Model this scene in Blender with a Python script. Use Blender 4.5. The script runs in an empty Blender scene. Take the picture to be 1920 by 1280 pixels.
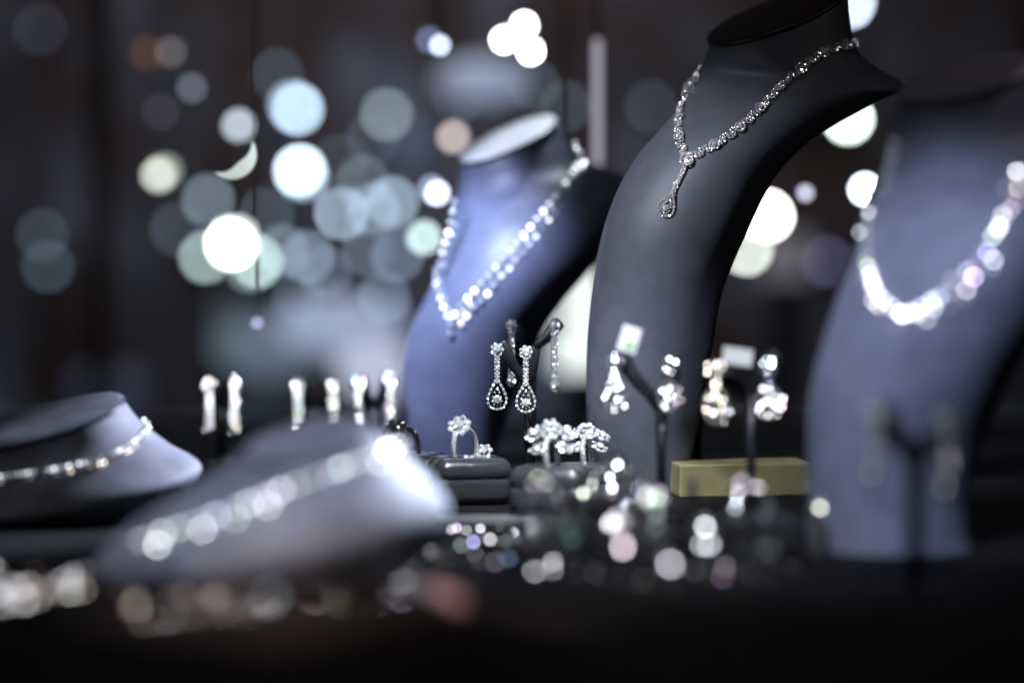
import bpy, math, random
from mathutils import Vector, Matrix, noise
from mathutils.bvhtree import BVHTree
random.seed(7)
F=4533.0; ZC=0.13
sc=bpy.context.scene
sc.view_settings.view_transform='Standard'; sc.view_settings.look='None'; sc.view_settings.exposure=0
COL=sc.collection
CAM=Vector((0,0,ZC))
def W(a,b,d): return Vector(((a-960)/F*d, d, ZC+(440-b)/F*d))
def onT(a,d,z=0.0): return Vector(((a-960)/F*d,d,z))

# ---------------------------------------------------------------- materials
def mat(name,col=(.5,.5,.5),rough=.5,metal=0,bump=0,bscale=200,emit=None,estr=0,var=0,coat=0,sheen=0,spec=.5):
    m=bpy.data.materials.new(name); m.use_nodes=True
    nt=m.node_tree; b=nt.nodes['Principled BSDF']
    b.inputs['Base Color'].default_value=(*col,1); b.inputs['Roughness'].default_value=rough
    b.inputs['Metallic'].default_value=metal; b.inputs['Specular IOR Level'].default_value=spec
    b.inputs['Coat Weight'].default_value=coat
    b.inputs['Sheen Weight'].default_value=sheen
    if emit: b.inputs['Emission Color'].default_value=(*emit,1); b.inputs['Emission Strength'].default_value=estr
    if bump or var:
        tc=nt.nodes.new('ShaderNodeTexCoord')
        n=nt.nodes.new('ShaderNodeTexNoise'); n.inputs['Scale'].default_value=bscale; n.inputs['Detail'].default_value=4
        nt.links.new(tc.outputs['Object'],n.inputs['Vector'])
        if bump:
            bp=nt.nodes.new('ShaderNodeBump'); bp.inputs['Strength'].default_value=bump; bp.inputs['Distance'].default_value=.0004
            nt.links.new(n.outputs['Fac'],bp.inputs['Height']); nt.links.new(bp.outputs['Normal'],b.inputs['Normal'])
        if var:
            n2=nt.nodes.new('ShaderNodeTexNoise'); n2.inputs['Scale'].default_value=bscale*.06; n2.inputs['Detail'].default_value=3
            nt.links.new(tc.outputs['Object'],n2.inputs['Vector'])
            r=nt.nodes.new('ShaderNodeValToRGB')
            r.color_ramp.elements[0].position=.3; r.color_ramp.elements[1].position=.7
            r.color_ramp.elements[0].color=(*[c*(1-var) for c in col],1)
            r.color_ramp.elements[1].color=(*[min(1,c*(1+var)) for c in col],1)
            nt.links.new(n2.outputs['Fac'],r.inputs['Fac']); nt.links.new(r.outputs['Color'],b.inputs['Base Color'])
    return m
def gemmat(name,sat,warm=(1,1,1),rough=.13,metal=.2,fire=0,lo=.4,per_object=False,ex=1.6,sx=3.0):  # fire is the emission strength that imitates gem glints
    m=bpy.data.materials.new(name); m.use_nodes=True; nt=m.node_tree; b=nt.nodes['Principled BSDF']
    L=nt.links.new
    def math_(op,a,bv):
        n=nt.nodes.new('ShaderNodeMath'); n.operation=op
        L(a,n.inputs[0])
        if isinstance(bv,(int,float)): n.inputs[1].default_value=bv
        else: L(bv,n.inputs[1])
        return n.outputs[0]
    g=nt.nodes.new('ShaderNodeNewGeometry'); oi=nt.nodes.new('ShaderNodeObjectInfo')
    if per_object: s=math_('MULTIPLY',oi.outputs['Random'],97.31)
    else: s=math_('ADD',g.outputs['Random Per Island'],math_('MULTIPLY',oi.outputs['Random'],7.31))
    wn=nt.nodes.new('ShaderNodeTexWhiteNoise'); wn.noise_dimensions='1D'; L(s,wn.inputs['W'])
    sp=nt.nodes.new('ShaderNodeSeparateColor'); L(wn.outputs['Color'],sp.inputs[0])
    hs=nt.nodes.new('ShaderNodeCombineColor'); hs.mode='HSV'
    L(sp.outputs[0],hs.inputs[0]); L(math_('MULTIPLY',math_('POWER',sp.outputs[1],sx),sat),hs.inputs[1])
    L(math_('ADD',math_('MULTIPLY',sp.outputs[2],1-lo),lo),hs.inputs[2])  # random facet hue and value painted to imitate brilliance and dispersion
    mx=nt.nodes.new('ShaderNodeMix'); mx.data_type='RGBA'; mx.blend_type='MULTIPLY'; mx.inputs[0].default_value=1
    L(hs.outputs[0],mx.inputs[6]); mx.inputs[7].default_value=(*warm,1)
    L(mx.outputs[2],b.inputs['Base Color'])
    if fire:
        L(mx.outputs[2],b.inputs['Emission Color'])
        L(math_('MULTIPLY',math_('POWER',sp.outputs[2],ex),fire),b.inputs['Emission Strength'])  # emission takes the place of reflected glints
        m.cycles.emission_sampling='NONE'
    b.inputs['Metallic'].default_value=metal; b.inputs['Roughness'].default_value=rough
    b.inputs['IOR'].default_value=2.0
    return m
M={}
M['gem']=gemmat('diamond',.4,(.95,.97,1.0))
M['gemc']=gemmat('diamond_prismatic',.6,(1,1,1))
M['gemw']=gemmat('diamond_warm',.4,(1,.93,.91))
M['gemd']=gemmat('diamond_in_shade',.5,(.8,.74,.70),metal=.8)  # darker copy of diamond, shade put into the colour
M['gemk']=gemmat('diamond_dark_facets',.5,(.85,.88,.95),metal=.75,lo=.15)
M['fire_gem']=gemmat('diamond_fire_facet',.4,(.88,.94,1.0),fire=34)  # facets here and below glow to imitate gem glints
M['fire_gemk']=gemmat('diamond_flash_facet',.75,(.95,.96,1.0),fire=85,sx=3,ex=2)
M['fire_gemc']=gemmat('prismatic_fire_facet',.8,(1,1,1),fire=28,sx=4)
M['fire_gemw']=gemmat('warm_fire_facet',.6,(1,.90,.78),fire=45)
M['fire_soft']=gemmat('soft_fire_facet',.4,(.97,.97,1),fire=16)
M['lit3']=gemmat('sparkling_crystal',.2,(.86,.92,1),fire=4,lo=.7,per_object=True,ex=1.3)  # from here whole stones glow instead of catching lamp light
M['lit8']=gemmat('bright_sparkling_crystal',.3,(.90,.94,1),fire=15,lo=.6,per_object=True,ex=1.8)
M['lit14']=gemmat('blazing_crystal',.7,(.93,.95,1),fire=24,lo=.6,per_object=True,ex=2.2,sx=4)
M['litw']=gemmat('warm_sparkling_crystal',.3,(1,.86,.74),fire=12,lo=.6,per_object=True,ex=2.6)
M['metal']=mat('white_gold',(.85,.85,.88),.25,.7)
M['metalr']=mat('rose_silver',(.92,.68,.64),.28,.7)
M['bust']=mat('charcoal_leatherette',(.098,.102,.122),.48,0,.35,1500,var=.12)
M['bustblue']=mat('slate_blue_leatherette',(.15,.165,.235),.42,0,.3,1400,var=.12)  # charcoal leatherette, some blue lamp light put into its colour
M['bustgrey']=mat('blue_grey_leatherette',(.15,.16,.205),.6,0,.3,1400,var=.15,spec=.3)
M['black']=mat('black_leatherette',(.012,.012,.014),.45,0,.4,1500,var=.2)
M['blackp']=mat('black_plastic',(.014,.015,.02),.35,0,.1,600,var=.1)
M['capw']=mat('pale_velvet_cap',(.65,.67,.72),.6,0,.2,800,var=.1)
M['capb']=mat('brown_wood_cap',(.03,.014,.008),.7,0,.4,300,var=.3,spec=.2)
M['capd']=mat('mauve_cap',(.09,.075,.10),.6,0,.3,500,var=.2)
M['box']=mat('black_gloss_leather',(.055,.055,.062),.18,0,.6,900,var=.2,coat=1)
M['table']=mat('black_table_cloth',(.009,.0082,.0095),.8,0,.5,700,var=.4,spec=.15)
M['cloth']=mat('dark_taupe_velvet',(.020,.0155,.0145),.9,0,.5,500,var=.5,spec=.1)
M['gold']=mat('gold_card',(.32,.28,.13),.45,0,.3,500,var=.3)
M['white']=mat('white_card',(.8,.8,.82),.6,0,.1,300,var=.05)
M['green']=mat('green_print',(.30,.55,.15),.5,0,.1,300,var=.1)
M['pink']=mat('pink_satin',(.72,.42,.48),.5,0,.2,300,var=.2)
M['wood']=mat('dark_brown_wood',(.07,.032,.018),.6,0,.3,60,var=.4)
M['lamp']=mat('black_lamp_metal',(.02,.02,.02),.5,.5,.1,100,var=.1)
M['grey']=mat('grey_velvet',(.23,.24,.285),.65,0,.3,900,var=.3,spec=.3)

def wallmat():
    m=bpy.data.materials.new('shop_wall'); m.use_nodes=True; nt=m.node_tree; b=nt.nodes['Principled BSDF']
    tc=nt.nodes.new('ShaderNodeTexCoord'); mp=nt.nodes.new('ShaderNodeMapping'); mp.inputs['Scale'].default_value=(4,1,2.2)
    n=nt.nodes.new('ShaderNodeTexNoise'); n.inputs['Scale'].default_value=2.4; n.inputs['Detail'].default_value=5
    r=nt.nodes.new('ShaderNodeValToRGB'); e=r.color_ramp.elements
    e[0].position=.36; e[0].color=(.018,.009,.006,1); e[1].position=.68; e[1].color=(.16,.17,.20,1)
    x=e.new(.46); x.color=(.05,.026,.018,1); x=e.new(.56); x.color=(.055,.063,.08,1)
    nt.links.new(tc.outputs['Object'],mp.inputs[0]); nt.links.new(mp.outputs[0],n.inputs['Vector'])
    nt.links.new(n.outputs['Fac'],r.inputs[0]); nt.links.new(r.outputs[0],b.inputs['Base Color'])
    b.inputs['Roughness'].default_value=.7
    return m
M['wall']=wallmat()

# ---------------------------------------------------------------- mesh tools
def mesh(name,vs,fs,mats,mi=None,smooth=False):
    me=bpy.data.meshes.new(name); me.from_pydata([tuple(v) for v in vs],[],fs); me.update()
    for m in mats: me.materials.append(m)
    if mi: me.polygons.foreach_set('material_index',mi)
    if smooth: me.polygons.foreach_set('use_smooth',[True]*len(me.polygons))
    return me
class MB:
    def __init__(s): s.v=[];s.f=[];s.m=[]
    def add(s,t,M4,mi=0):
        o=len(s.v); s.v+=[M4@Vector(v) for v in t[0]]; s.f+=[tuple(i+o for i in f) for f in t[1]]
        if isinstance(mi,list): s.m+=mi
        else: s.m+=[mi]*len(t[1])
        return s
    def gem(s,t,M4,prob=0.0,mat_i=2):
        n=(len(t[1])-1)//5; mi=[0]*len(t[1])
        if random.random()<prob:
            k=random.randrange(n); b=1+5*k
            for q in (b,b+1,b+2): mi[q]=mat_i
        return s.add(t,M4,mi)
    def mesh(s,name,mats,smooth=False): return mesh(name,s.v,s.f,mats,s.m,smooth)
def T_gem(n=8):
    v=[];f=[]
    for i in range(n):
        a=2*math.pi*i/n; v.append((.56*math.cos(a),.56*math.sin(a),.36))
    for i in range(n):
        a=2*math.pi*(i+.5)/n; v.append((.86*math.cos(a),.86*math.sin(a),.2))
    for i in range(n):
        a=2*math.pi*i/n; v.append((math.cos(a),math.sin(a),.0))
    v.append((0,0,-.75)); c=len(v)-1
    f.append(tuple(range(n)))
    for i in range(n):
        j=(i+1)%n
        f+= [(i,n+i,j),(i,2*n+i,n+i),(j,n+i,2*n+j),(n+i,2*n+i,2*n+j),(2*n+i,c,2*n+j)]
    V=[];Fc=[]
    for t in f:
        o=len(V); V+=[v[k] for k in t]; Fc.append(tuple(range(o,o+len(t))))
    return V,Fc
def T_torus(R=1,r=.2,n=24,m=8,ex=1):
    v=[];f=[]
    for i in range(n):
        a=2*math.pi*i/n
        for j in range(m):
            b=2*math.pi*j/m; q=R+r*math.cos(b); v.append((q*math.cos(a)*ex,q*math.sin(a),r*math.sin(b)))
    for i in range(n):
        for j in range(m): f.append((i*m+j,((i+1)%n)*m+j,((i+1)%n)*m+(j+1)%m,i*m+(j+1)%m))
    return v,f
def T_sph(n=12,m=8):
    v=[(0,0,1)];f=[]
    for j in range(1,m):
        t=math.pi*j/m
        for i in range(n):
            a=2*math.pi*i/n; v.append((math.sin(t)*math.cos(a),math.sin(t)*math.sin(a),math.cos(t)))
    v.append((0,0,-1)); L=len(v)-1
    for i in range(n):
        f.append((0,1+i,1+(i+1)%n)); f.append((L,L-n+(i+1)%n,L-n+i))
        for j in range(m-2):
            a=1+j*n; f.append((a+i,a+n+i,a+n+(i+1)%n,a+(i+1)%n))
    return v,f
def T_disc(n=20,h=1):
    v=[(math.cos(2*math.pi*i/n),math.sin(2*math.pi*i/n),z) for z in (0,h) for i in range(n)]
    f=[tuple(range(n-1,-1,-1)),tuple(range(n,2*n))]+[(i,(i+1)%n,n+(i+1)%n,n+i) for i in range(n)]
    return v,f
GEM=T_gem(); GEM6=T_gem(6); SPH=T_sph(); DISC=T_disc()
def mat4(p,x,y,z,s=(1,1,1)):
    x=x.normalized()*s[0]; y=y.normalized()*s[1]; z=z.normalized()*s[2]
    return Matrix(((x.x,y.x,z.x,p.x),(x.y,y.y,z.y,p.y),(x.z,y.z,z.z,p.z),(0,0,0,1)))
def aim(p,n,s,jit=.0,spin=None):
    n=(n.normalized()+Vector([random.uniform(-jit,jit) for _ in range(3)])).normalized()
    q=n.to_track_quat('Z','Y').to_matrix().to_4x4()
    sp=Matrix.Rotation(random.uniform(0,6.28) if spin is None else spin,4,'Z')
    return Matrix.Translation(p)@q@sp@Matrix.Scale(s,4)
def tube(path,rad,n=10,flat=1.0,cap=True):
    v=[];f=[];P=[Vector(p) for p in path]; up=Vector((0,1,0))
    for i,p in enumerate(P):
        t=(P[min(i+1,len(P)-1)]-P[max(i-1,0)]).normalized()
        if abs(t.dot(up))>.95: u=Vector((1,0,0))
        else: u=up
        a=t.cross(u).normalized(); b=t.cross(a).normalized()
        r=rad[i] if isinstance(rad,(list,tuple)) else rad
        for k in range(n):
            th=2*math.pi*k/n; v.append(p+a*math.cos(th)*r+b*math.sin(th)*r*flat)
    for i in range(len(P)-1):
        for k in range(n): f.append((i*n+k,i*n+(k+1)%n,(i+1)*n+(k+1)%n,(i+1)*n+k))
    if cap: f.append(tuple(range(n-1,-1,-1))); f.append(tuple((len(P)-1)*n+k for k in range(n)))
    return v,f
def cr(pts,t):
    n=len(pts)-1; i=min(int(t*n),n-1); u=t*n-i
    p0=pts[max(i-1,0)];p1=pts[i];p2=pts[i+1];p3=pts[min(i+2,n)]
    return [0.5*((2*b)+(-a+c)*u+(2*a-5*b+4*c-d)*u*u+(-a+3*b-3*c+d)*u**3) for a,b,c,d in zip(p0,p1,p2,p3)]

def thing(name,label,cat,loc,group=None,me=None):
    o=bpy.data.objects.new(name,me); o.location=loc; COL.objects.link(o)
    if me is None: o.empty_display_size=.02
    o['label']=label; o['category']=cat
    if group: o['group']=group
    return o
def part(root,name,me,label=None,loc=None,rot=None):
    o=bpy.data.objects.new(name,me); COL.objects.link(o); o.parent=root
    o.location=(Vector(loc) if loc is not None else Vector((0,0,0)))-root.location
    if rot is not None: o.rotation_mode='QUATERNION'; o.rotation_quaternion=rot
    if label: o['label']=label
    return o
def bevel(o,w,seg=3):
    b=o.modifiers.new('bevel','BEVEL'); b.width=w; b.segments=seg; b.limit_method='ANGLE'
def boxT(sx,sy,sz,c=(0,0,0)):
    v=[(c[0]+x*sx/2,c[1]+y*sy/2,c[2]+z*sz/2) for x in(-1,1) for y in(-1,1) for z in(-1,1)]
    f=[(0,1,3,2),(4,6,7,5),(0,4,5,1),(2,3,7,6),(0,2,6,4),(1,5,7,3)]
    return v,f
def struct(name,me):
    o=bpy.data.objects.new(name,me); COL.objects.link(o); o['kind']='structure'; return o

# ---------------------------------------------------------------- busts
def ringpts(R,d,n=64,scale=1.0):
    la,lb,ra,rb,dy,dyr,df,db,tilt=R
    L=W(la,lb,d); Rr=W(ra,rb,d); L.y+=dy-dyr/2; Rr.y+=dy+dyr/2
    C=(L+Rr)/2; H=(Rr-L)/2; out=[]
    for k in range(n):
        a=2*math.pi*k/n; c=math.cos(a); s=math.sin(a)
        q=C+H*c*scale+Vector((0,-1,0))*(s*(df if s>0 else db))*scale+Vector((0,0,-s*tilt))*scale
        out.append(q)
    return out,C
def bust(name,label,rings,d,mb,mc,sub=8):
    steps=(len(rings)-1)*sub; v=[];f=[];n=64
    for i in range(steps+1):
        R=cr(rings,i/steps); p,C=ringpts(R,d,n)
        if i==0:
            for q in p: q.z=0
        for q in p: q.z=max(q.z,0.0)
        v+=p
    for i in range(steps):
        for k in range(n): f.append((i*n+k,i*n+(k+1)%n,(i+1)*n+(k+1)%n,(i+1)*n+k))
    f.append(tuple(range(n-1,-1,-1)))
    f.append(tuple(steps*n+k for k in range(n)))
    base=ringpts(rings[0],d)[1]; base.z=0
    root=thing(name,label,'jewellery display bust',base)
    me=mesh('torso',v,f,[mb],smooth=True)
    part(root,'torso',me,loc=(0,0,0))
    bv=BVHTree.FromPolygons([tuple(q) for q in v],f)
    R=rings[-1]; cv=[];cf=[]
    prof=[(1.0,0),(1.025,.0006),(1.03,.0014),(1.0,.0022),(.93,.0026),(.5,.0028)]
    base_,C=ringpts(R,d,n); e1=base_[0]-C; e2=base_[16]-C; nm=e1.cross(e2).normalized()
    if nm.z<0: nm=-nm
    for s,h in prof:
        p,_=ringpts(R,d,n,s); cv+=[q+nm*(h-.0004) for q in p]
    for i in range(len(prof)-1):
        for k in range(n): cf.append((i*n+k,i*n+(k+1)%n,(i+1)*n+(k+1)%n,(i+1)*n+k))
    cf.append(tuple((len(prof)-1)*n+k for k in range(n)))
    mi=[0 if i<3*n else 1 for i in range(len(cf))]
    part(root,'neck_cap',mesh('neck_cap',cv,cf,[M['blackp'],mc],mi,smooth=True),loc=(0,0,0))
    return root,bv
def drape(bv,pts,d0,off,spacing,sub=40):
    N=(len(pts)-1)*sub; P=[]
    last=d0
    for i in range(N+1):
        a,b=cr(pts,i/N); dr=(W(a,b,1)-CAM).normalized()
        h=bv.ray_cast(CAM,dr)
        if h[0] is not None and abs(h[0].y-last)<.03:
            nn=h[1]; nn= nn if nn.dot(dr)<0 else -nn
            P.append((h[0]+nn*off,nn)); last=h[0].y
        else:
            q=W(a,b,last); h=bv.find_nearest(q); nn=(q-h[0])
            nn=nn.normalized() if nn.length>1e-4 else Vector((0,-1,0))
            P.append((q,(nn*.3+Vector((0,-1,0))).normalized()))
    out=[P[0]]; acc=0
    for i in range(1,len(P)):
        acc+=(P[i][0]-P[i-1][0]).length
        if acc>=spacing: out.append(P[i]); acc=0
    return out

DG=1.22
gray=[(1120,925,1290,925,.01,-.01,.014,.010,0),
(1103,840,1300,845,.008,-.01,.018,.010,0),
(1100,740,1318,750,.004,-.01,.022,.010,0),
(1103,620,1336,640,.0,-.01,.026,.009,0),
(1120,480,1352,545,-.004,-.01,.03,.008,0),
(1148,380,1395,440,-.004,-.01,.032,.008,0),
(1190,300,1440,350,.0,-.01,.033,.010,0),
(1243,238,1488,292,.004,-.01,.033,.014,0),
(1285,190,1550,244,.010,-.014,.033,.018,0),
(1305,152,1650,188,.014,-.02,.031,.022,.002),
(1320,122,1702,160,.018,-.022,.030,.025,.004),
(1331,97,1618,92,.022,-.01,.029,.027,.006),
(1335,72,1600,-25,.024,0,.028,.028,.010)]
gb,gbv=bust('necklace_bust','charcoal leatherette necklace bust standing behind the ring boxes',gray,DG,M['bust'],M['capb'])
sv,sf=tube([(onT(1275,1.26,0)),onT(1275,1.26,.02),onT(1290,1.262,.06),onT(1315,1.258,.10)],[.011,.011,.010,.006],12,.6)
part(gb,'easel_support',mesh('easel_support',sv,sf,[M['black']],smooth=True),loc=(0,0,0))
DB=1.36
blue=[(775,905,915,905,.0,.0,.018,.012,0),
(752,800,945,800,.0,.0,.024,.012,0),
(752,715,978,720,-.002,0,.028,.012,0),
(768,625,1010,635,-.006,0,.032,.012,0),
(800,555,1055,565,-.008,0,.035,.012,0),
(828,495,1110,500,-.006,0,.037,.014,0),
(843,440,1160,430,.0,0,.038,.018,0),
(850,400,1195,375,.006,0,.036,.022,.0),
(856,365,1190,335,.012,0,.034,.024,.002),
(858,335,1100,300,.016,0,.031,.026,.004),
(858,315,1058,255,.018,0,.030,.028,.006),
(862,300,1045,225,.018,0,.028,.028,.0085)]
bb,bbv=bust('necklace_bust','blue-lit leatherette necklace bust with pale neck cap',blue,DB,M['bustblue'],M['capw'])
DR=1.01
rgt=[(1500,1062,1830,1055,.0,0,.03,.02,0),
(1512,1010,1815,1000,.0,0,.028,.014,0),
(1515,940,1815,925,.0,0,.028,.014,0),
(1512,840,1838,825,-.002,0,.030,.014,0),
(1518,730,1885,715,-.004,0,.036,.014,0),
(1545,620,1950,600,-.006,0,.04,.014,0),
(1580,520,2010,480,-.006,0,.043,.018,0),
(1620,430,2060,370,.0,0,.043,.022,0),
(1655,350,2080,290,.008,0,.04,.026,.0),
(1675,280,1980,240,.014,0,.036,.028,.003),
(1690,220,1960,160,.018,0,.032,.030,.006),
(1700,185,1950,110,.02,0,.030,.030,.008)]
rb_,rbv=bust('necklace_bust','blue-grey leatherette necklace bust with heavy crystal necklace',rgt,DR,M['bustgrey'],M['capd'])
DC=1.12
col1=[(-220,975,215,1000,.0,0,.04,.04,0),(-220,970,300,950,.0,0,.05,.04,0),(-215,950,378,882,.0,0,.055,.04,.006),(-150,905,318,838,.0,0,.045,.036,.006),
(-80,860,262,795,.0,0,.034,.034,.006),(-60,830,232,757,.0,0,.032,.032,.007)]
c1,c1v=bust('collar_bust','low pale collar bust with crystal choker on the table',col1,DC,M['grey'],M['grey'])
DD=.92
col2=[(200,1085,760,1090,.0,0,.05,.03,0),(182,1050,838,972,.0,0,.058,.035,.004),(245,985,818,915,.0,0,.055,.035,.005),
(385,900,757,860,.0,0,.042,.03,.005),(462,850,702,812,.0,0,.030,.028,.006)]
c2,c2v=bust('collar_bust','low grey collar bust lying along the table with tennis necklace',col2,DD,M['grey'],M['grey'])

# ---------------------------------------------------------------- necklaces
PF=.18
def link_mb(mb,p,n,t,L,Wd,k=10,center=True,gr=.0006,pf=None):
    pf=PF if pf is None else pf
    y=n.cross(t).normalized()
    mb.add(T_torus(1,.16,18,6),mat4(p,t,y,n,(L,Wd,.5*(L+Wd))),1)
    for i in range(k):
        a=2*math.pi*i/k
        q=p+t.normalized()*L*math.cos(a)+y*Wd*math.sin(a)+n*gr*.6
        mb.gem(GEM6,aim(q,n,gr,.35),pf)
    if center: mb.gem(GEM,aim(p+n*gr,n,min(L,Wd)*.62,.25),pf*2)
def tear_mb(mb,p,n,dn,size,k=18,gr=.0006,wf=.34):
    x=n.cross(dn).normalized(); w=size*wf; pts=[]
    for i in range(k):
        a=2*math.pi*i/k
        yy=(1-math.cos(a))/2; xx=math.sin(a)*abs(math.sin(a/2))**1.3
        pts.append(p+dn*size*yy+x*xx*w)
    tv=tube(pts+[pts[0]],gr*.75,6,1,False); mb.add(tv,Matrix.Identity(4),1)
    for q in pts: mb.gem(GEM6,aim(q+n*gr*.6,n,gr*1.0,.35),.25)
    pts2=[p+dn*size*(.30+.58*(1-math.cos(2*math.pi*i/12))/2)+x*math.sin(2*math.pi*i/12)*abs(math.sin(math.pi*i/12))**1.3*w*.5 for i in range(12)]
    for q in pts2: mb.gem(GEM6,aim(q+n*gr*.6,n,gr*.7,.35),.2)
    mb.gem(GEM,aim(p+dn*size*.68+n*gr,n,w*.34,.15),.5)
def v(x): return Vector(x)
root=thing('necklace','diamond link necklace with teardrop pendant draped on charcoal bust','necklace',W(1290,305,DG-.03))
right=drape(gbv,[(1290,300),(1340,272),(1390,238),(1440,190),(1490,140),(1545,100),(1608,80)],DG-.03,.001,.0029)
left=drape(gbv,[(1288,296),(1276,266),(1274,228),(1284,182),(1300,150),(1316,126)],DG-.03,.001,.0029)
for S in (right,left):
    mb=MB()
    for i,(p,n) in enumerate(S):
        t=(S[min(i+1,len(S)-1)][0]-S[max(i-1,0)][0]); t=(t-n*t.dot(n)).normalized(); y=n.cross(t)
        if i%5==0: link_mb(mb,p,n,t,.0024,.0024,12,True,.00068)
        else:
            o=y*.0010*(1 if i%2 else -1)
            link_mb(mb,p+o,n,t,.0021,.0010,8,True,.00056)
    part(root,'chain',mb.mesh('chain',[M['gemw'],M['metalr'],M['fire_soft']]),loc=(0,0,0))
S=drape(gbv,[(1290,303),(1282,322),(1270,345),(1262,366)],DG-.03,.0012,.0028)
mb=MB()
for i,(p,n) in enumerate(S):
    t=(S[min(i+1,len(S)-1)][0]-S[max(i-1,0)][0]).normalized()
    link_mb(mb,p,n,t,.0018,.0009,8,True,.0005)
link_mb(mb,S[0][0]+S[0][1]*.0008,S[0][1],v((1,0,0)),.0030,.0030,12,True,.0008)
p,n=S[-1]; pe=W(1243,406,p.y); dn=(pe-W(1262,362,p.y)).normalized()
tear_mb(mb,W(1261,363,p.y)+v((0,-.001,0)),v((-.1,-1,.15)).normalized(),dn,.0118,20,.0007,.46)
part(root,'pendant',mb.mesh('pendant',[M['gemw'],M['metalr'],M['fire_soft']]),loc=(0,0,0))

def gemobj_meshes(name,r,m,k=5,prob=.6,lit=None):  # lit names the self-glowing crystal material
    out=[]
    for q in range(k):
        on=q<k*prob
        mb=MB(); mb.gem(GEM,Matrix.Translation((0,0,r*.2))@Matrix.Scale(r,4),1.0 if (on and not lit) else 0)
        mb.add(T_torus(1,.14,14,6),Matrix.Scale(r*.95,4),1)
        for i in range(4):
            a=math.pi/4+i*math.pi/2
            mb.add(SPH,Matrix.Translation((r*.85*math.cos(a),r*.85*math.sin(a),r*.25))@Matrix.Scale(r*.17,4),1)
        out.append(mb.mesh(name,[M[lit] if (lit and on) else M[m],M['metal']]+([] if lit else [M['fire_'+m]])))  # fire_ keys hold the glowing facet materials
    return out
def wire(root,S,r=.0006,m='metal'):
    if len(S)<2: return
    vv,ff=tube([p-n*.0005 for p,n in S],r,6)
    part(root,'chain',mesh('chain',vv,ff,[M[m]],smooth=True),loc=(0,0,0))
def stones(root,S,mes,jit=.35,name='gemstone'):
    for i,(p,n) in enumerate(S):
        nn=(n+Vector([random.uniform(-jit,jit) for _ in range(3)])).normalized()
        q=nn.to_track_quat('Z','Y').to_matrix().to_4x4()@Matrix.Rotation(random.uniform(0,6.28),4,'Z')
        part(root,name,random.choice(mes),loc=p,rot=q.to_quaternion())
root=thing('necklace','round crystal necklace with V-shaped front on blue-lit bust','necklace',W(845,600,DB-.03))
g1=gemobj_meshes('gemstone',.0016,'gem',6,.7,'lit3'); g2=gemobj_meshes('gemstone_small',.0010,'gem',5,.6,'lit3')
A=drape(bbv,[(1078,268),(1088,300),(1062,345),(1020,398),(975,452),(920,515),(868,572),(848,600)],DB-.03,.0018,.0056)
B=drape(bbv,[(852,378),(842,430),(828,480),(822,530),(834,572),(846,602)],DB-.03,.0018,.0056)
for S in (A,B): wire(root,S,.0003); stones(root,S,g1,.25)
def jig(S,dx,dz): return [(p+v((dx+random.uniform(-.0006,.0006),-.0005,dz+random.uniform(-.0006,.0006))),n) for p,n in S]
stones(root,jig(A,.0014,-.0024),g2); stones(root,jig(A,.0032,-.0052),g1)
stones(root,jig(B[2:],.0024,-.0010),g2)
C=drape(bbv,[(847,606),(846,642)],DB-.03,.002,.0055); stones(root,C,g1)
root=thing('necklace','chunky crystal necklace with clustered stones on blue-grey bust','necklace',W(1700,590,DR-.03))
h1=gemobj_meshes('gemstone',.0011,'gem',5,.8,'lit8'); h2=gemobj_meshes('gemstone_small',.0007,'gemc',6,.7,'lit14'); h3=gemobj_meshes('gemstone_tiny',.0010,'gemw',4,.2,'lit3')
A=drape(rbv,[(1640,405),(1634,450),(1636,500),(1652,550),(1680,578),(1702,588),(1740,568),(1785,535),(1830,492),(1865,440),(1890,385),(1912,330)],DR-.03,.003,.0044)
wire(root,A,.0003); stones(root,A,h1,.3)
for k in range(2):
    S=[(p+v((random.uniform(-.004,.004),-.001,random.uniform(-.008,.002))),n) for p,n in A[1:]]
    stones(root,S,h2,.4)
A3=drape(rbv,[(1676,268),(1668,310),(1655,350),(1642,395)],DR-.03,.002,.0060)
wire(root,A3,.0003); stones(root,A3,h3,.5)
root=thing('necklace','thin crystal choker around low collar bust','necklace',W(150,880,DC-.04))
e1=gemobj_meshes('gemstone',.0009,'gemw',5,.8,'lit3'); e2=gemobj_meshes('gemstone_small',.0006,'gemw',5,.4,'litw')
A=drape(c1v,[(-60,905),(20,896),(90,886),(150,874),(205,858),(245,835),(272,806),(268,780)],DC-.04,.0018,.0021)
wire(root,A,.0007); stones(root,A,e1,.4); stones(root,[(p+v((.001,-.0005,-.0021)),n) for p,n in A],e2,.6)
root=thing('necklace','crystal tennis necklace lying straight across grey collar bust','necklace',W(550,920,DD-.04))
f1=gemobj_meshes('gemstone',.0010,'gem',5,1,'lit8'); f2=gemobj_meshes('gemstone_small',.0008,'gemc',5,.8,'lit14')
A=drape(c2v,[(250,1030),(370,990),(450,962),(540,925),(630,890),(690,868),(745,840)],DD-.04,.0025,.0029)
wire(root,A,.0007); stones(root,A,f1,.3); stones(root,[(p+v((.001,-.001,-.0030)),n) for p,n in A[::2]],f2,.4)

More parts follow.
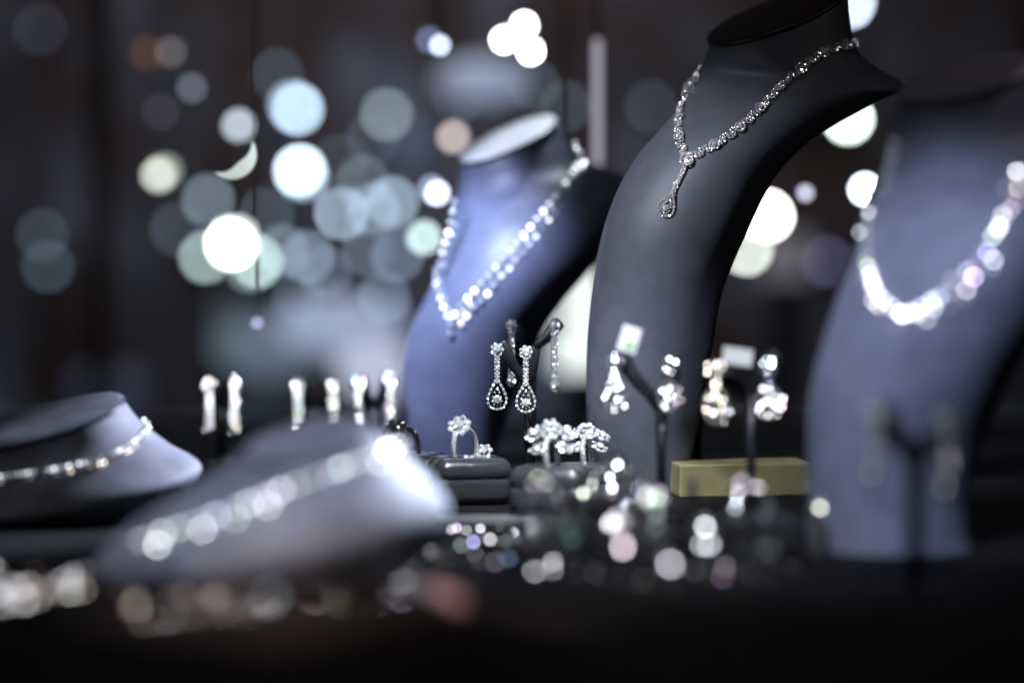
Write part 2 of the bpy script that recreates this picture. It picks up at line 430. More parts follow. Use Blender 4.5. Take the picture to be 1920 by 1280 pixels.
# ---------------------------------------------------------------- earring stands + earrings
def stand(xc,d,fork_py,Lt,Rt,label,r=.0018,group='forked earring stands'):
    base=onT(xc,d); f=W(xc,fork_py,d); l=W(*Lt,d); rr=W(*Rt,d)
    root=thing('earring_stand',label,'earring stand',base,group)
    mb=MB(); mb.add(DISC,Matrix.Translation(base)@Matrix.Diagonal((.010,.008,.0022,1)),0)
    o=part(root,'foot',mb.mesh('foot',[M['blackp']]),loc=(0,0,0)); bevel(o,.0006,2)
    vv,ff=tube([base,base.lerp(f,.5),f],[r*1.25,r,r*1.35],12,.7)
    part(root,'post',mesh('post',vv,ff,[M['blackp']],smooth=True),loc=(0,0,0))
    for e,sx in((l,-1),(rr,1)):
        m1=f.lerp(e,.5)+v((sx*.0008,0,-.0012))
        tip=e+v((sx*.001,0,.001))
        vv,ff=tube([f-v((0,0,.002)),f.lerp(m1,.5)+v((0,0,0)),m1,e,tip],[r*1.3,r*1.35,r*1.5,r*2.0,r*1.0],12,.45)
        part(root,'arm',mesh('arm',vv,ff,[M['blackp']],smooth=True),loc=(0,0,0))
    return root
def earring(top,length,kind,label,s=1.0,gm='gem',group='drop earrings',pf=.3,fm=None):
    fm=fm or 'fire_'+gm  # fire_ keys hold the glowing facet materials
    top=Vector(top); n=v((random.uniform(-.25,.25),-1,.2)).normalized(); dn=v((0,0,-1)); x=v((1,0,0))
    root=thing('drop_earring',label,'earring',top,group)
    ms=[M[gm],M['metal'],M[fm]]
    mb=MB(); g=.0008*s
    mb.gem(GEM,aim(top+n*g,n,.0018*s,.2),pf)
    for i in range(7):
        a=2*math.pi*i/7; mb.gem(GEM6,aim(top+x*.0024*s*math.cos(a)+v((0,0,1))*.0024*s*math.sin(a),n,.0011*s,.5),pf)
    mb.add(T_torus(1,.25,14,6),mat4(top-n*.0004,x,v((0,0,1)),n,(.0020*s,)*3),1)
    part(root,'stud',mb.mesh('stud',ms),loc=(0,0,0))
    mb=MB(); 
    if kind=='tear': cl=length*.5
    elif kind=='line': cl=length*.85
    else: cl=length*.35
    k=max(2,int(cl/(.0034*s)))
    for i in range(k):
        p=top+dn*(.0038*s+(cl-.003*s)*i/max(1,k-1)*.92)
        if kind=='line': link_mb(mb,p,n,dn,.0020*s,.0016*s,8,True,.0006*s,pf*.6)
        else: link_mb(mb,p,n,dn,.0018*s,.0009*s,6,i%2==0,.0007*s,pf*.6)
    vv,ff=tube([top,top+dn*cl],.0004*s,6); mb.add((vv,ff),Matrix.Identity(4),1)
    part(root,'drop_chain',mb.mesh('drop_chain',ms),loc=(0,0,0))
    mb=MB(); q=top+dn*cl
    if kind=='tear': tear_mb(mb,q,n,dn,length*.52,20,.00075*s,.42)
    elif kind=='line': mb.gem(GEM,aim(q+dn*.003*s+n*.001,n,.0019*s,.2),1); link_mb(mb,q+dn*.003*s,n,dn,.0028*s,.0021*s,10,False,.0006*s,pf*.6)
    else:
        for i in range(20):
            a=random.uniform(0,6.28); rr=random.uniform(.001,.0050)*s
            mb.gem(GEM,aim(q+dn*(.006*s)+x*rr*math.cos(a)+dn*rr*1.2*math.sin(a)+n*random.uniform(0,.002),n,random.uniform(.0008,.0014)*s,.5),pf*2)
        mb.add(T_torus(1,.12,18,6),mat4(q+dn*.006*s,x,dn,n,(.0040*s,.0055*s,.003)),1)
    part(root,'pendant',mb.mesh('pendant',ms),loc=(0,0,0))
    return root
stand(990,1.2,715,(940,645),(1000,655),'black forked earring stand holding pear-drop diamond earrings')
earring(W(932,655,1.192),.029,'tear','diamond pear-drop earring hanging from black forked stand',1.05,fm='fire_soft',pf=.25)
earring(W(986,660,1.190),.029,'tear','diamond pear-drop earring hanging from black forked stand',1.05,gm='gemw',fm='fire_soft',pf=.25)
stand(998,1.245,655,(962,605),(1048,605),'taller black forked earring stand holding long line earrings')
earring(W(959,610,1.236),.03,'line','long diamond line earring hooked on tall stand',.95,fm='fire_soft',pf=.3)
earring(W(1040,612,1.234),.032,'line','long diamond line earring hooked on tall stand',.95,fm='fire_soft',pf=.3)
stand(1240,1.10,760,(1160,665),(1262,690),'black forked earring stand with white price tag',.0021)
earring(W(1152,680,1.09),.022,'clu','crystal cluster earring on black stand',1.2,'gemk',pf=.6)
earring(W(1254,682,1.09),.022,'clu','crystal cluster earring on black stand',1.15,'gemk',pf=.6)
stand(1408,1.08,740,(1345,690),(1455,665),'black forked earring stand with folded white tag',.0021)
earring(W(1342,692,1.07),.024,'clu','champagne crystal cluster earring on black stand',1.3,'gemk',pf=.9,fm='fire_gemw')
earring(W(1440,688,1.07),.024,'clu','crystal cluster earring on black stand',1.25,'gemk',pf=.6)
stand(1715,.89,850,(1645,770),(1785,790),'black forked earring stand in front of blue-grey bust',.0030)
earring(W(1640,768,.88),.024,'line','pale crystal line earring on black stand',1.0,pf=.35,fm='fire_soft')
earring(W(1776,788,.88),.024,'line','pale crystal line earring on black stand',1.0,pf=.35,fm='fire_soft')
for xc,lt,rt,pd in((415,(392,715),(440,712),1.36),(592,(560,718),(625,720),1.38),(702,(672,712),(732,705),1.34)):
    stand(xc,pd,765,lt,rt,'small black forked earring stand among crystal earrings',.0024)
    earring(W(lt[0],lt[1]+4,pd-.01),.026,'line','sparkling crystal earring on small black stand',1.05,'gemk',pf=1.0)
    earring(W(rt[0],rt[1]+4,pd-.01),.026,'line','sparkling crystal earring on small black stand',1.05,'gemk',pf=1.0)
def tag(c,w,h,rot,label,green=False):
    mb=MB(); mb.add(boxT(w,.0004,h),Matrix.Identity(4),0)
    root=thing('price_tag',label,'price tag',c,'price tags',mb.mesh('price_tag',[M['white']]))
    root.rotation_euler=(math.radians(-15),math.radians(rot),0)
    if green:
        m2=MB(); m2.add(boxT(w*.5,.0004,h*.26,(w*.1,-.0007,-h*.24)),Matrix.Identity(4),0)
        o=bpy.data.objects.new('printed_strip',m2.mesh('printed_strip',[M['green']])); COL.objects.link(o); o.parent=root
tag(W(1180,636,1.088),.0085,.012,18,'small white price tag with green print on earring stand',True)
tag(W(1383,668,1.068),.013,.0075,8,'folded white price tag on earring stand')
def cluster(name,r,gm,lit,k=9,on=(0,4)):  # lit names the self-glowing material
    mb=MB()
    for i in range(k):
        a=random.uniform(0,6.28); q=random.uniform(.3,1.0)*r if i else 0
        mb.add(GEM,aim(v((q*math.cos(a),q*1.4*math.sin(a),random.uniform(0,.001))),v((0,0,1)),random.uniform(.0005,.0009),.5),2 if i in on else 0)
    mb.add(T_torus(1,.12,16,6),Matrix.Diagonal((r*.8,r*1.1,r*.8,1)),1)
    return mb.mesh(name,[M[gm],M['metal'],M[lit]])
pl=[cluster('crystal_cluster',.0026,'gemk','lit14',8,(0,4)),cluster('crystal_cluster',.0030,'gemk','lit8',8,(0,5)),cluster('crystal_cluster',.0026,'gemk','lit8',8,(1,)),cluster('crystal_cluster',.0024,'gemk','lit14',7,(0,)),cluster('crystal_cluster',.0030,'gemk','lit14',8,(2,6)),cluster('crystal_cluster',.0026,'gemk','lit14',8,(2,6,4))]
pegs=[(1200,893,1.0),(1297,905,1.0),(1392,922,.99),(1432,968,.97),(1520,915,.99),(1535,950,.98),(1320,985,.94),(1385,1045,.88),(1182,958,.98),(1172,1022,.90),(1010,925,1.03),(985,990,.97),(1072,1000,.95),(1255,1055,.88),
 (1150,905,1.05),(1245,935,1.02),(1100,935,1.02),(1225,985,.95),(1330,1020,.92),(1440,1030,.90)]
for i,(px,py,d) in enumerate(pegs):
    p=W(px,py,d); root=thing('stud_peg','slim black velvet peg carrying one crystal stud','jewellery peg',v((p.x,p.y,0)),'crystal studs on black pegs')
    b0=v((p.x,p.y+.001,0)); vv,ff=tube([b0,b0+v((0,0,.0015)),b0+v((0,0,.0022)),p+v((0,.001,-.002)),p+v((0,.0012,.0012))],[.006,.006,.0028,.0018,.0016],12)
    part(root,'peg',mesh('peg',vv,ff,[M['black']],smooth=True),loc=(0,0,0))
    q=v((random.uniform(-.3,.3),-1,.3)).to_track_quat('Z','Y')
    part(root,'crystal_stud',pl[random.randrange(6)],loc=p+v((0,-.0016,0)),rot=q)

# ---------------------------------------------------------------- ring boxes and rings
def ringbox(c,s,rot,label):
    root=thing('ring_box',label,'ring box',c,'black ring boxes')
    mb=MB(); mb.add(boxT(.035*s,.030*s,.014*s,(0,0,.007*s)),Matrix.Identity(4),0)
    o=bpy.data.objects.new('box_base',mb.mesh('box_base',[M['box']],True)); COL.objects.link(o); o.parent=root; bevel(o,.0045*s,6)
    for sy in(-1,1):
        mb=MB(); mb.add(boxT(.0365*s,.0156*s,.0125*s,(0,sy*.0075*s,.01525*s)),Matrix.Identity(4),0)
        o=bpy.data.objects.new('cushion',mb.mesh('cushion',[M['box']],True)); COL.objects.link(o); o.parent=root; bevel(o,.0060*s,7)
    root.rotation_euler=(0,0,math.radians(rot)); return root
def ring(c,s,rot,style,label,gm='gem',lean=0,fm=None):
    fm=fm or 'fire_'+gm; ms=[M[gm],M['metal'],M[fm]]; pf=.35  # fire_ keys hold the glowing facet materials
    root=thing('diamond_ring',label,'ring',c,'diamond rings')
    R=.0082*s; Z=R*.72
    mb=MB(); mb.add(T_torus(1,.12,40,8),Matrix.Translation((0,0,Z))@Matrix.Rotation(math.pi/2,4,'X')@Matrix.Scale(R,4),1)
    for i in range(30):
        a=math.pi*(-.2+1.4*i/29); n=v((math.cos(a)*.6,-.6,math.sin(a)*.6)).normalized()
        mb.gem(GEM6,aim(v((math.cos(a)*R*1.04,-.0008,math.sin(a)*R*1.04+Z)),n,.0009*s,.4),pf*.5)
    b=bpy.data.objects.new('band',mb.mesh('band',ms)); COL.objects.link(b); b.parent=root
    mb=MB(); top=v((0,0,Z+R*1.18))
    Ri=Matrix.Rotation(-math.radians(rot),3,'Z')
    def flower(c,r,k,n):
        mb.gem(GEM,aim(c+n*r*.3,n,r*.6,.1),pf*2)
        x=n.orthogonal().normalized(); y=n.cross(x)
        for i in range(k):
            a=2*math.pi*i/k; mb.gem(GEM6,aim(c+x*r*math.cos(a)+y*r*math.sin(a),n,r*.45,.5),pf)
        mb.add(T_torus(1,.2,14,6),mat4(c-n*r*.2,x,y,n,(r*.8,)*3),1)
    up=(Ri@v((0,-.7,.8))).normalized()
    flower(top,.0036*s,8,up)
    if style=='flower':
        for a in (.4,2.7,1.55,3.9,-.7): flower(top+Ri@v((math.cos(a)*.0070*s,-abs(math.sin(a))*.001*s,(math.sin(a)-.55)*.0050*s)),.0028*s,6,(Ri@v((math.cos(a)*.5,-.8,.6))).normalized())
    if style=='side':
        for sx in(-1,1): flower(v((sx*.0062*s,-.0045*s,.0020*s)),.0026*s,7,up)
    h=bpy.data.objects.new('setting',mb.mesh('setting',ms)); COL.objects.link(h); h.parent=root
    root.rotation_euler=(math.radians(-6),math.radians(lean),math.radians(rot)); return root
H=.0215
boxes=[
(878,1.175,1.05,14,'side',58,'gem',-16,'glossy black ring box holding upright diamond ring'),
(772,1.23,.9,-22,'plain',55,'gem',-35,'dark ring box with tilted diamond ring'),
(1035,1.14,1.0,-16,'flower',72,'gem',10,'glossy black ring box holding diamond flower ring'),
(1100,1.17,.9,15,'flower',75,'gem',25,'black ring box pressed against another box'),
(1130,1.03,.95,20,'plain',15,'gemk',30,'black ring box with crystal ring'),
(1030,.97,.8,6,'plain',32,'gemk',-18,'black ring box with crystal ring near the cloth'),
(1190,.94,.8,-14,'side',-45,'gemk',20,'black ring box with crystal ring near the cloth'),
(1420,.99,.75,12,'plain',25,'gemk',-20,'black ring box with crystal ring near the cloth'),
]
for px,d,s,rot,st,rr,gm,lean,lab in boxes:
    c=onT(px,d); ringbox(c,s,rot,lab)
    ring(c+v((0,0,H*s-.003)),1.2 if d>1.1 else 1.0,rr,st,'diamond ring with %s setting standing in black ring box'%({'side':'side-flower','plain':'single-flower','flower':'clustered flower'}[st]),gm,lean,'fire_soft' if d>1.1 else None)
mb=MB(); mb.add(boxT(.068,.03,.0165,(0,0,.00825)),Matrix.Identity(4),0)
o=thing('display_block','low gold card display block behind the earring stands','display block',onT(1385,1.215),None,mb.mesh('display_block',[M['gold']])); bevel(o,.0010,2); o.rotation_euler=(0,0,.16)
mb=MB(); mb.add(boxT(.05,.02,.0015,(0,0,.0008)),Matrix.Identity(4),0)
o=thing('tray_card','thin white card lying on the table beside ring box','card',onT(905,1.1),None,mb.mesh('tray_card',[M['white']])); o.rotation_euler=(0,0,math.radians(-6))

# ---------------------------------------------------------------- table, cloth
mb=MB(); mb.add(boxT(2.4,1.5,.03,(0,.95,-.015)),Matrix.Identity(4),0)
o=thing('display_table','black cloth-covered jewellery display table','display table',(0,0,0),None,mb.mesh('display_table',[M['table']]))
vs=[];fs=[];nx,ny=110,50
for j in range(ny):
    for i in range(nx):
        x=-.24+.50*i/(nx-1); y=.42+.42*j/(ny-1)
        e=min(1,(ny-1-j)/14)*min(1,i/8)*min(1,(nx-1-i)/8); e=e*e*(3-2*e)
        h=.008+.010*noise.noise(v((x*14,y*12,1.3)))+.004*noise.noise(v((x*50,y*30,4)))
        h+= .010*math.exp(-((x+.06)**2/.004+(y-.76)**2/.003))
        vs.append((x,y,.0012+max(0,h)*e))
for j in range(ny-1):
    for i in range(nx-1): a=j*nx+i; fs.append((a,a+1,a+nx+1,a+nx))
o=thing('velvet_cloth','rumpled dark taupe velvet cloth lying across the table','cloth',(0,0,0),None,mesh('velvet_cloth',vs,fs,[M['cloth']],smooth=True))
clothbv=BVHTree.FromPolygons(vs,fs)
def height(x,y):
    h=clothbv.ray_cast(v((x,y,1)),v((0,0,-1)))
    return h[0].z if h[0] is not None else 0
pp=onT(842,.815); pz=height(pp.x,pp.y)
mb=MB()
for k,(dx,dz,sx,sz,ro) in enumerate([(-.003,.006,.005,.0032,.7),(.003,.003,.005,.0032,.9),(0,.0045,.0025,.0035,0)]):
    mb.add(SPH,Matrix.Translation((dx,0,dz))@Matrix.Rotation(ro,4,'Y')@Matrix.Diagonal((sx,.004,sz,1)),0)
thing('ribbon_bow','small pink satin bow resting on the velvet cloth','ribbon',v((pp.x,pp.y,pz)),None,mb.mesh('ribbon_bow',[M['pink']],True))
def loose(pts,label,r,gm,sp,prob=.8,lit='lit8',spread=.012):
    P=[]
    N=(len(pts)-1)*30
    for i in range(N+1):
        x,y=cr(pts,i/N); P.append(v((x,y,max(height(x,y),0)+r*.8)))
    out=[P[0]];acc=0
    for i in range(1,len(P)):
        acc+=(P[i]-P[i-1]).length
        if acc>sp: out.append(P[i]);acc=0
    root=thing('loose_necklace',label,'necklace',out[0],'loose necklaces on the table')
    me=gemobj_meshes('gemstone',r,gm,5,prob,lit)
    S=[]
    for p in out:
        y=p.y+random.uniform(-spread,spread); x=p.x+random.uniform(-.002,.002)
        S.append((v((x,y,max(height(x,y),0)+r*.8)),v((random.uniform(-.4,.4),-.7,.7)).normalized()))
    wire(root,S,.0003,'metalr'); stones(root,S,me,.5)
def g(a,b):
    d=F*(ZC-.004)/(b-440); return ((a-960)/F*d,d)
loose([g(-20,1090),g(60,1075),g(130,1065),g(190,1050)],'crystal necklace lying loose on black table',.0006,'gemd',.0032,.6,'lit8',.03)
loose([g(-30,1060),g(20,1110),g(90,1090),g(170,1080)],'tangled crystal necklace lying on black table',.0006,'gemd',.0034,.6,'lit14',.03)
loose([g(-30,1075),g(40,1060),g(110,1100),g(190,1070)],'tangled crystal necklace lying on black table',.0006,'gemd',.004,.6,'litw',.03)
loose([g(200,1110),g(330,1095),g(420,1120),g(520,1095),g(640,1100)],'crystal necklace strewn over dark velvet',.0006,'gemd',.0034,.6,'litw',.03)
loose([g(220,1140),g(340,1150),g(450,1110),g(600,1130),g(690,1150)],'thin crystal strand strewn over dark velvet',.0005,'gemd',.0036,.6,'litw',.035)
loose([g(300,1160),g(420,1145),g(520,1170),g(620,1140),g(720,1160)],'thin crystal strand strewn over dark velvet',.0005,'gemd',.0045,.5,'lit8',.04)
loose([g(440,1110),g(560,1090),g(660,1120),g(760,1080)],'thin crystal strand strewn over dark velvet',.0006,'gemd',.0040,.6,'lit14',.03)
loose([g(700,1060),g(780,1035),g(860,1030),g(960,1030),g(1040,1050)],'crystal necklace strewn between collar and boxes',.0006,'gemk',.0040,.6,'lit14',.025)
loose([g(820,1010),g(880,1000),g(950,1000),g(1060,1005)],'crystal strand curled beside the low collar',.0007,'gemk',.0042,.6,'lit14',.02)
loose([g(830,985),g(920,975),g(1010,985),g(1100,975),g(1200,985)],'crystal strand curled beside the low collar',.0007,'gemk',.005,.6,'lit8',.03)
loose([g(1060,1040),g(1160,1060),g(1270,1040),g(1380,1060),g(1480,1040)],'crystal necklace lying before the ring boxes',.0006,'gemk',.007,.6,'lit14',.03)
# ---------------------------------------------------------------- background
mb=MB(); mb.add(boxT(6,.05,4,(0,3.25,.6)),Matrix.Identity(4),0); struct('back_wall',mb.mesh('back_wall',[M['wall']]))
mb=MB(); mb.add(boxT(6,5,.05,(0,1.6,-.95)),Matrix.Identity(4),0); struct('floor',mb.mesh('floor',[M['wood']]))
def emis(name,c,s):
    m=mat(name,(.02,.02,.02),.5,emit=c,estr=s); m.cycles.emission_sampling='NONE'; return m
def walllamp(px,py,c,s,r=.0065,d=3.12,label='small round wall lamp glowing on the dark shop wall'):
    s=s*.72
    p=W(px,py,d); root=thing('wall_lamp',label,'lamp',v((p.x,3.225,p.z)),'small wall lamps')
    vv,ff=tube([v((p.x,3.224,p.z)),v((p.x,3.2,p.z)),v((p.x,d+r*1.2,p.z)),v((p.x,d+r*.4,p.z))],[.014,.006,.004,r*.95],12)
    part(root,'lamp_housing',mesh('lamp_housing',vv,ff,[M['lamp']],smooth=True),loc=(0,0,0))
    mb=MB(); mb.add(SPH,Matrix.Translation(p)@Matrix.Scale(r,4),0)
    part(root,'bulb',mb.mesh('bulb',[emis('bulb_glow',c,s)],True),loc=(0,0,0))
CBl=(.60,.80,1.0); CG=(.68,.92,.90); CD=(.42,.56,.76)
for px,py,c,s in [(558,205,CBl,34),(549,198,CBl,14),(562,320,(.72,.90,1),54),(569,330,CBl,16),(434,457,(.92,1,.88),110),(442,450,(.92,1,.90),24),(385,482,CG,16),(482,490,CG,22),(470,500,CG,7),(577,482,CD,12),  # dim close twins imitate doubled glass reflections as extra bulbs
 (640,400,CBl,22),(700,392,CBl,10),(735,380,CBl,15),(725,215,(.5,.64,.70),11),(390,375,CBl,8),(1590,222,(.85,1,.90),60),(1440,405,(1,1,.95),90),(1400,468,(.8,.88,.80),36),
 (1550,490,(.3,.3,.6),5),(90,500,CD,3),(80,440,CD,2.5),(1592,5,(.7,.8,1),50),(75,55,CD,1.2),(520,140,CD,3),(610,510,CD,6),(690,470,CD,7),
 (500,400,CD,5),(330,430,CD,3),(640,300,CD,3),(700,260,CD,3),(1480,560,(.4,.4,.5),3),(745,480,CD,9),(530,470,CBl,7),(680,340,CBl,5),(560,560,CD,4),(720,560,CD,8),(860,180,CD,4),(1060,200,CD,3),(1000,160,CD,3),(1220,200,CD,2)]:
    walllamp(px,py,c,s)
def pendl(px,py,d,c,s,r,label='tiny pendant lamp hanging on a thin cord'):
    p=W(px,py,d); root=thing('pendant_lamp',label,'lamp',p,'tiny pendant lamps')
    vv,ff=tube([p+v((0,0,r*.9)),p+v((0,0,.7))],.0006,6)
    part(root,'cord',mesh('cord',vv,ff,[M['lamp']]),loc=(0,0,0))
    mb=MB(); mb.add(SPH,Matrix.Translation(p)@Matrix.Scale(r,4),0)
    part(root,'bulb',mb.mesh('bulb',[emis('bulb_glow',c,s)],True),loc=(0,0,0))
for px,py,d,c,s,r in [(945,75,1.78,(.95,1,1),50,.003),(983,48,1.8,(.9,1,.92),55,.003),(995,96,1.78,(1,1,.97),55,.003),
 (825,85,1.6,(.7,.8,1),10,.0025),(805,75,1.75,(.4,.5,.9),3,.003),(850,257,1.95,(.65,.55,.52),7,.0045),(795,445,2.0,(.6,.8,.82),9,.005),(820,362,1.7,(.7,.8,1),16,.003),(810,355,1.85,(.6,.75,1),6,.003),  # dim neighbour bulbs imitate doubled reflections
 (297,328,2.05,(.6,.65,.58),9,.005),(310,320,2.1,(.5,.55,.5),4,.005),(447,235,1.95,(.6,.7,.8),6,.005),(1622,355,1.9,(.7,.82,1),40,.004),(320,98,1.9,(.38,.34,.34),2.2,.004),
 (275,100,2.0,(.5,.2,.12),.9,.005),(360,165,1.85,(.4,.45,.6),2,.004),(300,210,2.1,(.3,.3,.4),1.5,.004),(1510,362,1.5,(.7,.7,.9),3,.003),(1060,650,1.6,(.8,.9,.8),2,.003),(482,605,1.4,(.6,.6,.9),2,.002)]:
    pendl(px,py,d,c,s,r)
root=thing('display_cabinet','dark wooden shop cabinet with lit shelves','cabinet',v((-.15,2.8,-.9)))
mb=MB()
for z in (-.35,-.14): mb.add(boxT(1.7,.3,.015,(-.15,2.8,z)),Matrix.Identity(4),0)
part(root,'shelf',mb.mesh('shelf',[M['wood']]),loc=(0,0,0))
mb=MB()
for x in(-1.0,.7): mb.add(boxT(.03,.3,.79,(x,2.8,-.52)),Matrix.Identity(4),0)
part(root,'side_panel',mb.mesh('side_panel',[M['wood']]),loc=(0,0,0))
cols=[(.6,.66,.8),(.35,.45,.6),(.16,.28,.33),(.8,.85,.9),(.25,.30,.45),(.12,.09,.10),(.5,.55,.62),(.25,.33,.38)]
gm=[mat('gift_box_card_%s'%'abcdefgh'[i],c,.6,0,.1,100,var=.1) for i,c in enumerate(cols)]
for sh,zz in((0,-.132),(1,-.342)):
    x=-.72
    while x<.6:
        w=random.uniform(.03,.07); h=random.uniform(.03,.12) ; ci=random.choice([0,1,1,2,2,3,4,4,5,6,7]) if x>-.4 else random.choice([2,4,5,5,4])
        mb=MB(); mb.add(boxT(w,.08,h*.75,(0,0,h*.375)),Matrix.Identity(4),0); mb.add(boxT(w*1.06,.085,h*.25,(0,0,h*.875)),Matrix.Identity(4),0)
        thing('gift_box','plain lidded gift box on a shop shelf','gift box',v((x+w/2,2.72,zz+.001)),'gift boxes on the shelves',mb.mesh('gift_box',[gm[ci]]))
        x+=w+random.uniform(.01,.05)
def shade(px,py,d,wx,wz,c,s,label):  # glowing ellipsoids stand in for pale blurs and haze
    p=W(px,py,d); root=thing('lamp_shade',label,'lamp',p,'glowing glass shades')
    mb=MB(); mb.add(T_sph(24,14),Matrix.Translation(p)@Matrix.Diagonal((wx/F*d,wx/F*d*.7,wz/F*d,1)),0)
    part(root,'glass_bowl',mb.mesh('glass_bowl',[emis('frosted_glass_glow',c,s)],True),loc=(0,0,0))
    vv,ff=tube([p+v((0,0,wz/F*d*.95)),p+v((0,0,.7))],.001,6)
    part(root,'cord',mesh('cord',vv,ff,[M['lamp']]),loc=(0,0,0))  # cord added only to hang the glowing blob
shade(900,150,2.4,85,40,(.46,.56,.78),.6,'dim blue frosted glass lamp shade on a cord')
shade(640,610,2.5,120,55,(.52,.64,.90),.6,'pale frosted glass globe lamp low in the shop')
shade(500,650,2.7,100,60,(.30,.42,.56),.35,'pale frosted glass globe lamp low in the shop')
shade(700,690,2.4,70,55,(.62,.68,.88),.8,'pale frosted glass globe lamp low in the shop')
def panel(px,py,d,wx,wz,c,s,label):  # emissive panels stand in for lit background surfaces
    p=W(px,py,d); mb=MB(); mb.add(boxT(wx/F*d,.02,wz/F*d),Matrix.Identity(4),0)
    root=thing('light_box',label,'light box',p,'backlit display panels')
    part(root,'glowing_panel',mb.mesh('glowing_panel',[emis('backlit_panel',c,s)]),loc=p)
    mb=MB(); mb.add(boxT(.03,.03,p.z-wz/F*d/2+.925),Matrix.Identity(4),0)
    part(root,'pedestal',mb.mesh('pedestal',[M['lamp']]),loc=(p.x,p.y+.005,(p.z-wz/F*d/2-.925)/2))  # pedestal added only to hold the glowing panel
panel(1090,600,2.3,95,200,(.9,.97,.95),1.1,'backlit white display panel on a slim pedestal')
panel(430,600,2.8,60,90,(.16,.24,.30),.25,'dim teal backlit display panel')
panel(1470,480,2.7,90,90,(.36,.34,.40),.35,'dim warm grey backlit display panel')
vv,ff=tube([W(1120,310,1.5),W(1120,75,1.5)],.0024,10)
root=thing('light_tube','slim grey-violet vertical light tube on a rod','lamp',W(1120,310,1.5))
part(root,'tube',mesh('tube',vv,ff,[emis('violet_tube',(.58,.55,.66),.75)],smooth=True),loc=(0,0,0))
vv,ff=tube([W(1120,75,1.5),W(1120,75,1.5)+v((0,0,.6))],.001,8); part(root,'rod',mesh('rod',vv,ff,[M['lamp']]),loc=(0,0,0))
vv,ff=tube([v((W(1120,310,1.5).x,1.5,0)),W(1120,310,1.5)],.0015,8); part(root,'stem',mesh('stem',vv,ff,[M['lamp']]),loc=(0,0,0))
mb=MB(); mb.add(boxT(.02,.02,1.9),Matrix.Identity(4),0)
thing('wooden_post','dark brown wooden post of the showcase','post',W(190,440,2.3),None,mb.mesh('wooden_post',[M['wood']]))
p=W(435,290,1.27); s=1.27/F; vs=[];N=24
for i in range(N+1):
    a=math.radians(-115+ 170*i/N); vs.append(v((46*s*math.cos(a-.35),0,46*s*math.sin(a-.35))))
vs2=[]
for i in range(N+1):
    t=i/N; k=math.sin(math.pi*t)
    vs2.append(vs[i].lerp(v((0,0,0)),.58*k))
VV=[q+v((0,-.0006,0)) for q in vs+vs2]+[q+v((0,.0006,0)) for q in vs+vs2]; n1=N+1; FF=[]
for i in range(N):
    FF+=[(i,i+1,n1+i+1,n1+i),(2*n1+i,3*n1+i,3*n1+i+1,2*n1+i+1),(i,2*n1+i,2*n1+i+1,i+1),(n1+i,n1+i+1,3*n1+i+1,3*n1+i)]
root=thing('crescent_ornament','pale crescent moon ornament hanging on a thread','ornament',p)
part(root,'crescent',mesh('crescent',VV,FF,[mat('pale_enamel',(.7,.75,.65),.4,emit=(.7,.78,.70),estr=.5)]),loc=p)  # made-up glowing shape imitating a blurred light cut off by an occluder
vv,ff=tube([p+vs[-1],p+vs[-1]+v((0,0,.5))],.00015,5); part(root,'thread',mesh('thread',vv,ff,[M['lamp']]),loc=(0,0,0))  # thread added only to hang the crescent light blur

# ---------------------------------------------------------------- lights
def area(loc,tgt,size,power,col,name='area_lamp'):
    l=bpy.data.lights.new(name,'AREA'); l.shape='DISK'; l.size=size; l.energy=power; l.color=col
    o=bpy.data.objects.new(name,l); COL.objects.link(o); o.location=loc
    o.rotation_euler=(Vector(tgt)-Vector(loc)).to_track_quat('-Z','Y').to_euler(); return o
def spot(loc,tgt,power,col,ang,r=.012,blend=.6,name='spot_lamp'):
    l=bpy.data.lights.new(name,'SPOT'); l.energy=power; l.color=col; l.spot_size=math.radians(ang); l.spot_blend=blend; l.shadow_soft_size=r
    o=bpy.data.objects.new(name,l); COL.objects.link(o); o.location=loc
    o.rotation_euler=(Vector(tgt)-Vector(loc)).to_track_quat('-Z','Y').to_euler(); return o
spot((-.22,1.0,.48),(-.03,1.35,.09),44,(.56,.66,1),18,blend=1)
spot((.08,1.56,.65),(0.002,1.37,.19),22,(.8,.88,1),7,blend=.5)
spot((-.35,.85,.5),(.08,1.22,.11),20,(.76,.83,1),20,blend=.9)
spot((-.10,.70,.22),(.08,1.22,.05),7,(.66,.70,1),14,blend=1)  # unseen spot added for low sheen on the charcoal bust
spot((-.02,.58,.40),(.18,1.0,.065),17,(.60,.69,1),21,blend=1)
spot((.5,1.2,.7),(.21,1.0,.18),3,(.7,.6,.8),14)
spot((.10,1.30,.22),(-.165,1.1,.04),20,(.70,.77,1),20)
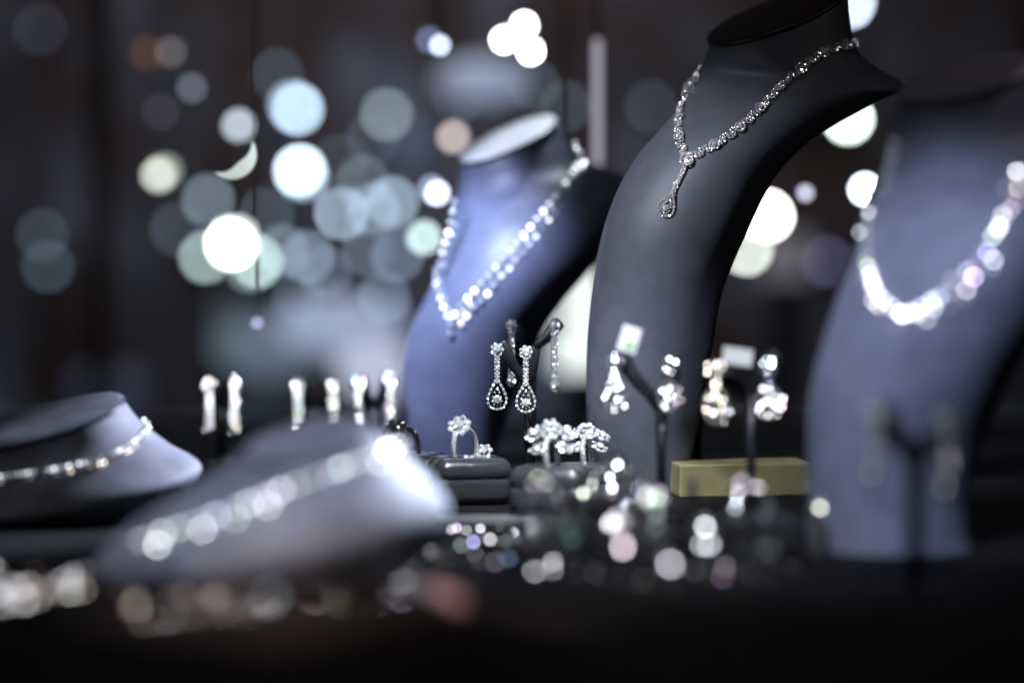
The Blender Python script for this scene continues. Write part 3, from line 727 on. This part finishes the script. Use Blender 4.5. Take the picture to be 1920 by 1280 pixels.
spot((.12,1.12,.24),(-.035,.92,.035),30,(.72,.82,1),11,blend=1)
spot((-.15,.72,.5),(-.10,.92,.03),7,(.70,.76,1),20)
spot((.0,.9,.6),(.02,1.17,.03),30,(.85,.92,1),14)
spot((-.2,1.15,.5),(-.11,1.35,.06),6,(.8,.9,1),16)  # unseen spot added to brighten the rear-left earrings
spot((.15,.75,.5),(.09,1.08,.05),11,(.85,.92,1),16)
spot((.05,.65,.45),(.05,.98,.02),5,(.85,.92,1),26)
spot((-.15,.6,.4),(-.06,.80,.0),7,(1,.84,.76),26,blend=1)  # unseen warm spot added to lift the foreground cloth
for i,(x,y,z) in enumerate([(-.5,.7,.5),(-.1,.75,.75),(.3,.65,.7),(.55,.8,.5),(.45,1.1,.7),(-.45,1.1,.65),(.0,1.1,.8),(-.65,.95,.35)]):
    l=bpy.data.lights.new('led_lamp','POINT'); l.energy=.2; l.shadow_soft_size=.004; l.color=(.85,.92,1) if i%3 else (1,.93,.85)  # unseen point lights added to make the gems sparkle
    o=bpy.data.objects.new('led_lamp',l); COL.objects.link(o); o.location=(x,y,z)
area((-.2,2.4,.9),(-.2,2.9,-.1),.3,4,(.65,.78,1))
spot((-.15,1.9,.9),(-.10,3.2,.10),75,(.50,.66,1),23,.1,1.0)  # unseen spot added for a blue glow pool on the wall
area((-.1,2.5,1.1),(-.1,3.2,.45),.3,2.0,(1,.55,.35))  # unseen warm light added to brown the upper wall
w=bpy.data.worlds.new("World"); sc.world=w; w.use_nodes=True
w.node_tree.nodes['Background'].inputs[0].default_value=(.34,.38,.58,1); w.node_tree.nodes['Background'].inputs[1].default_value=.006
cd=bpy.data.cameras.new('camera'); cam=bpy.data.objects.new('camera',cd); COL.objects.link(cam)
cam.location=CAM; cam.rotation_euler=(math.radians(90),0,0); cd.lens=85; cd.sensor_width=36; cd.shift_y=-200/1920
cd.clip_start=.01; cd.clip_end=50; cd.dof.use_dof=True; cd.dof.focus_distance=1.195; cd.dof.aperture_fstop=2.0
sc.camera=cam
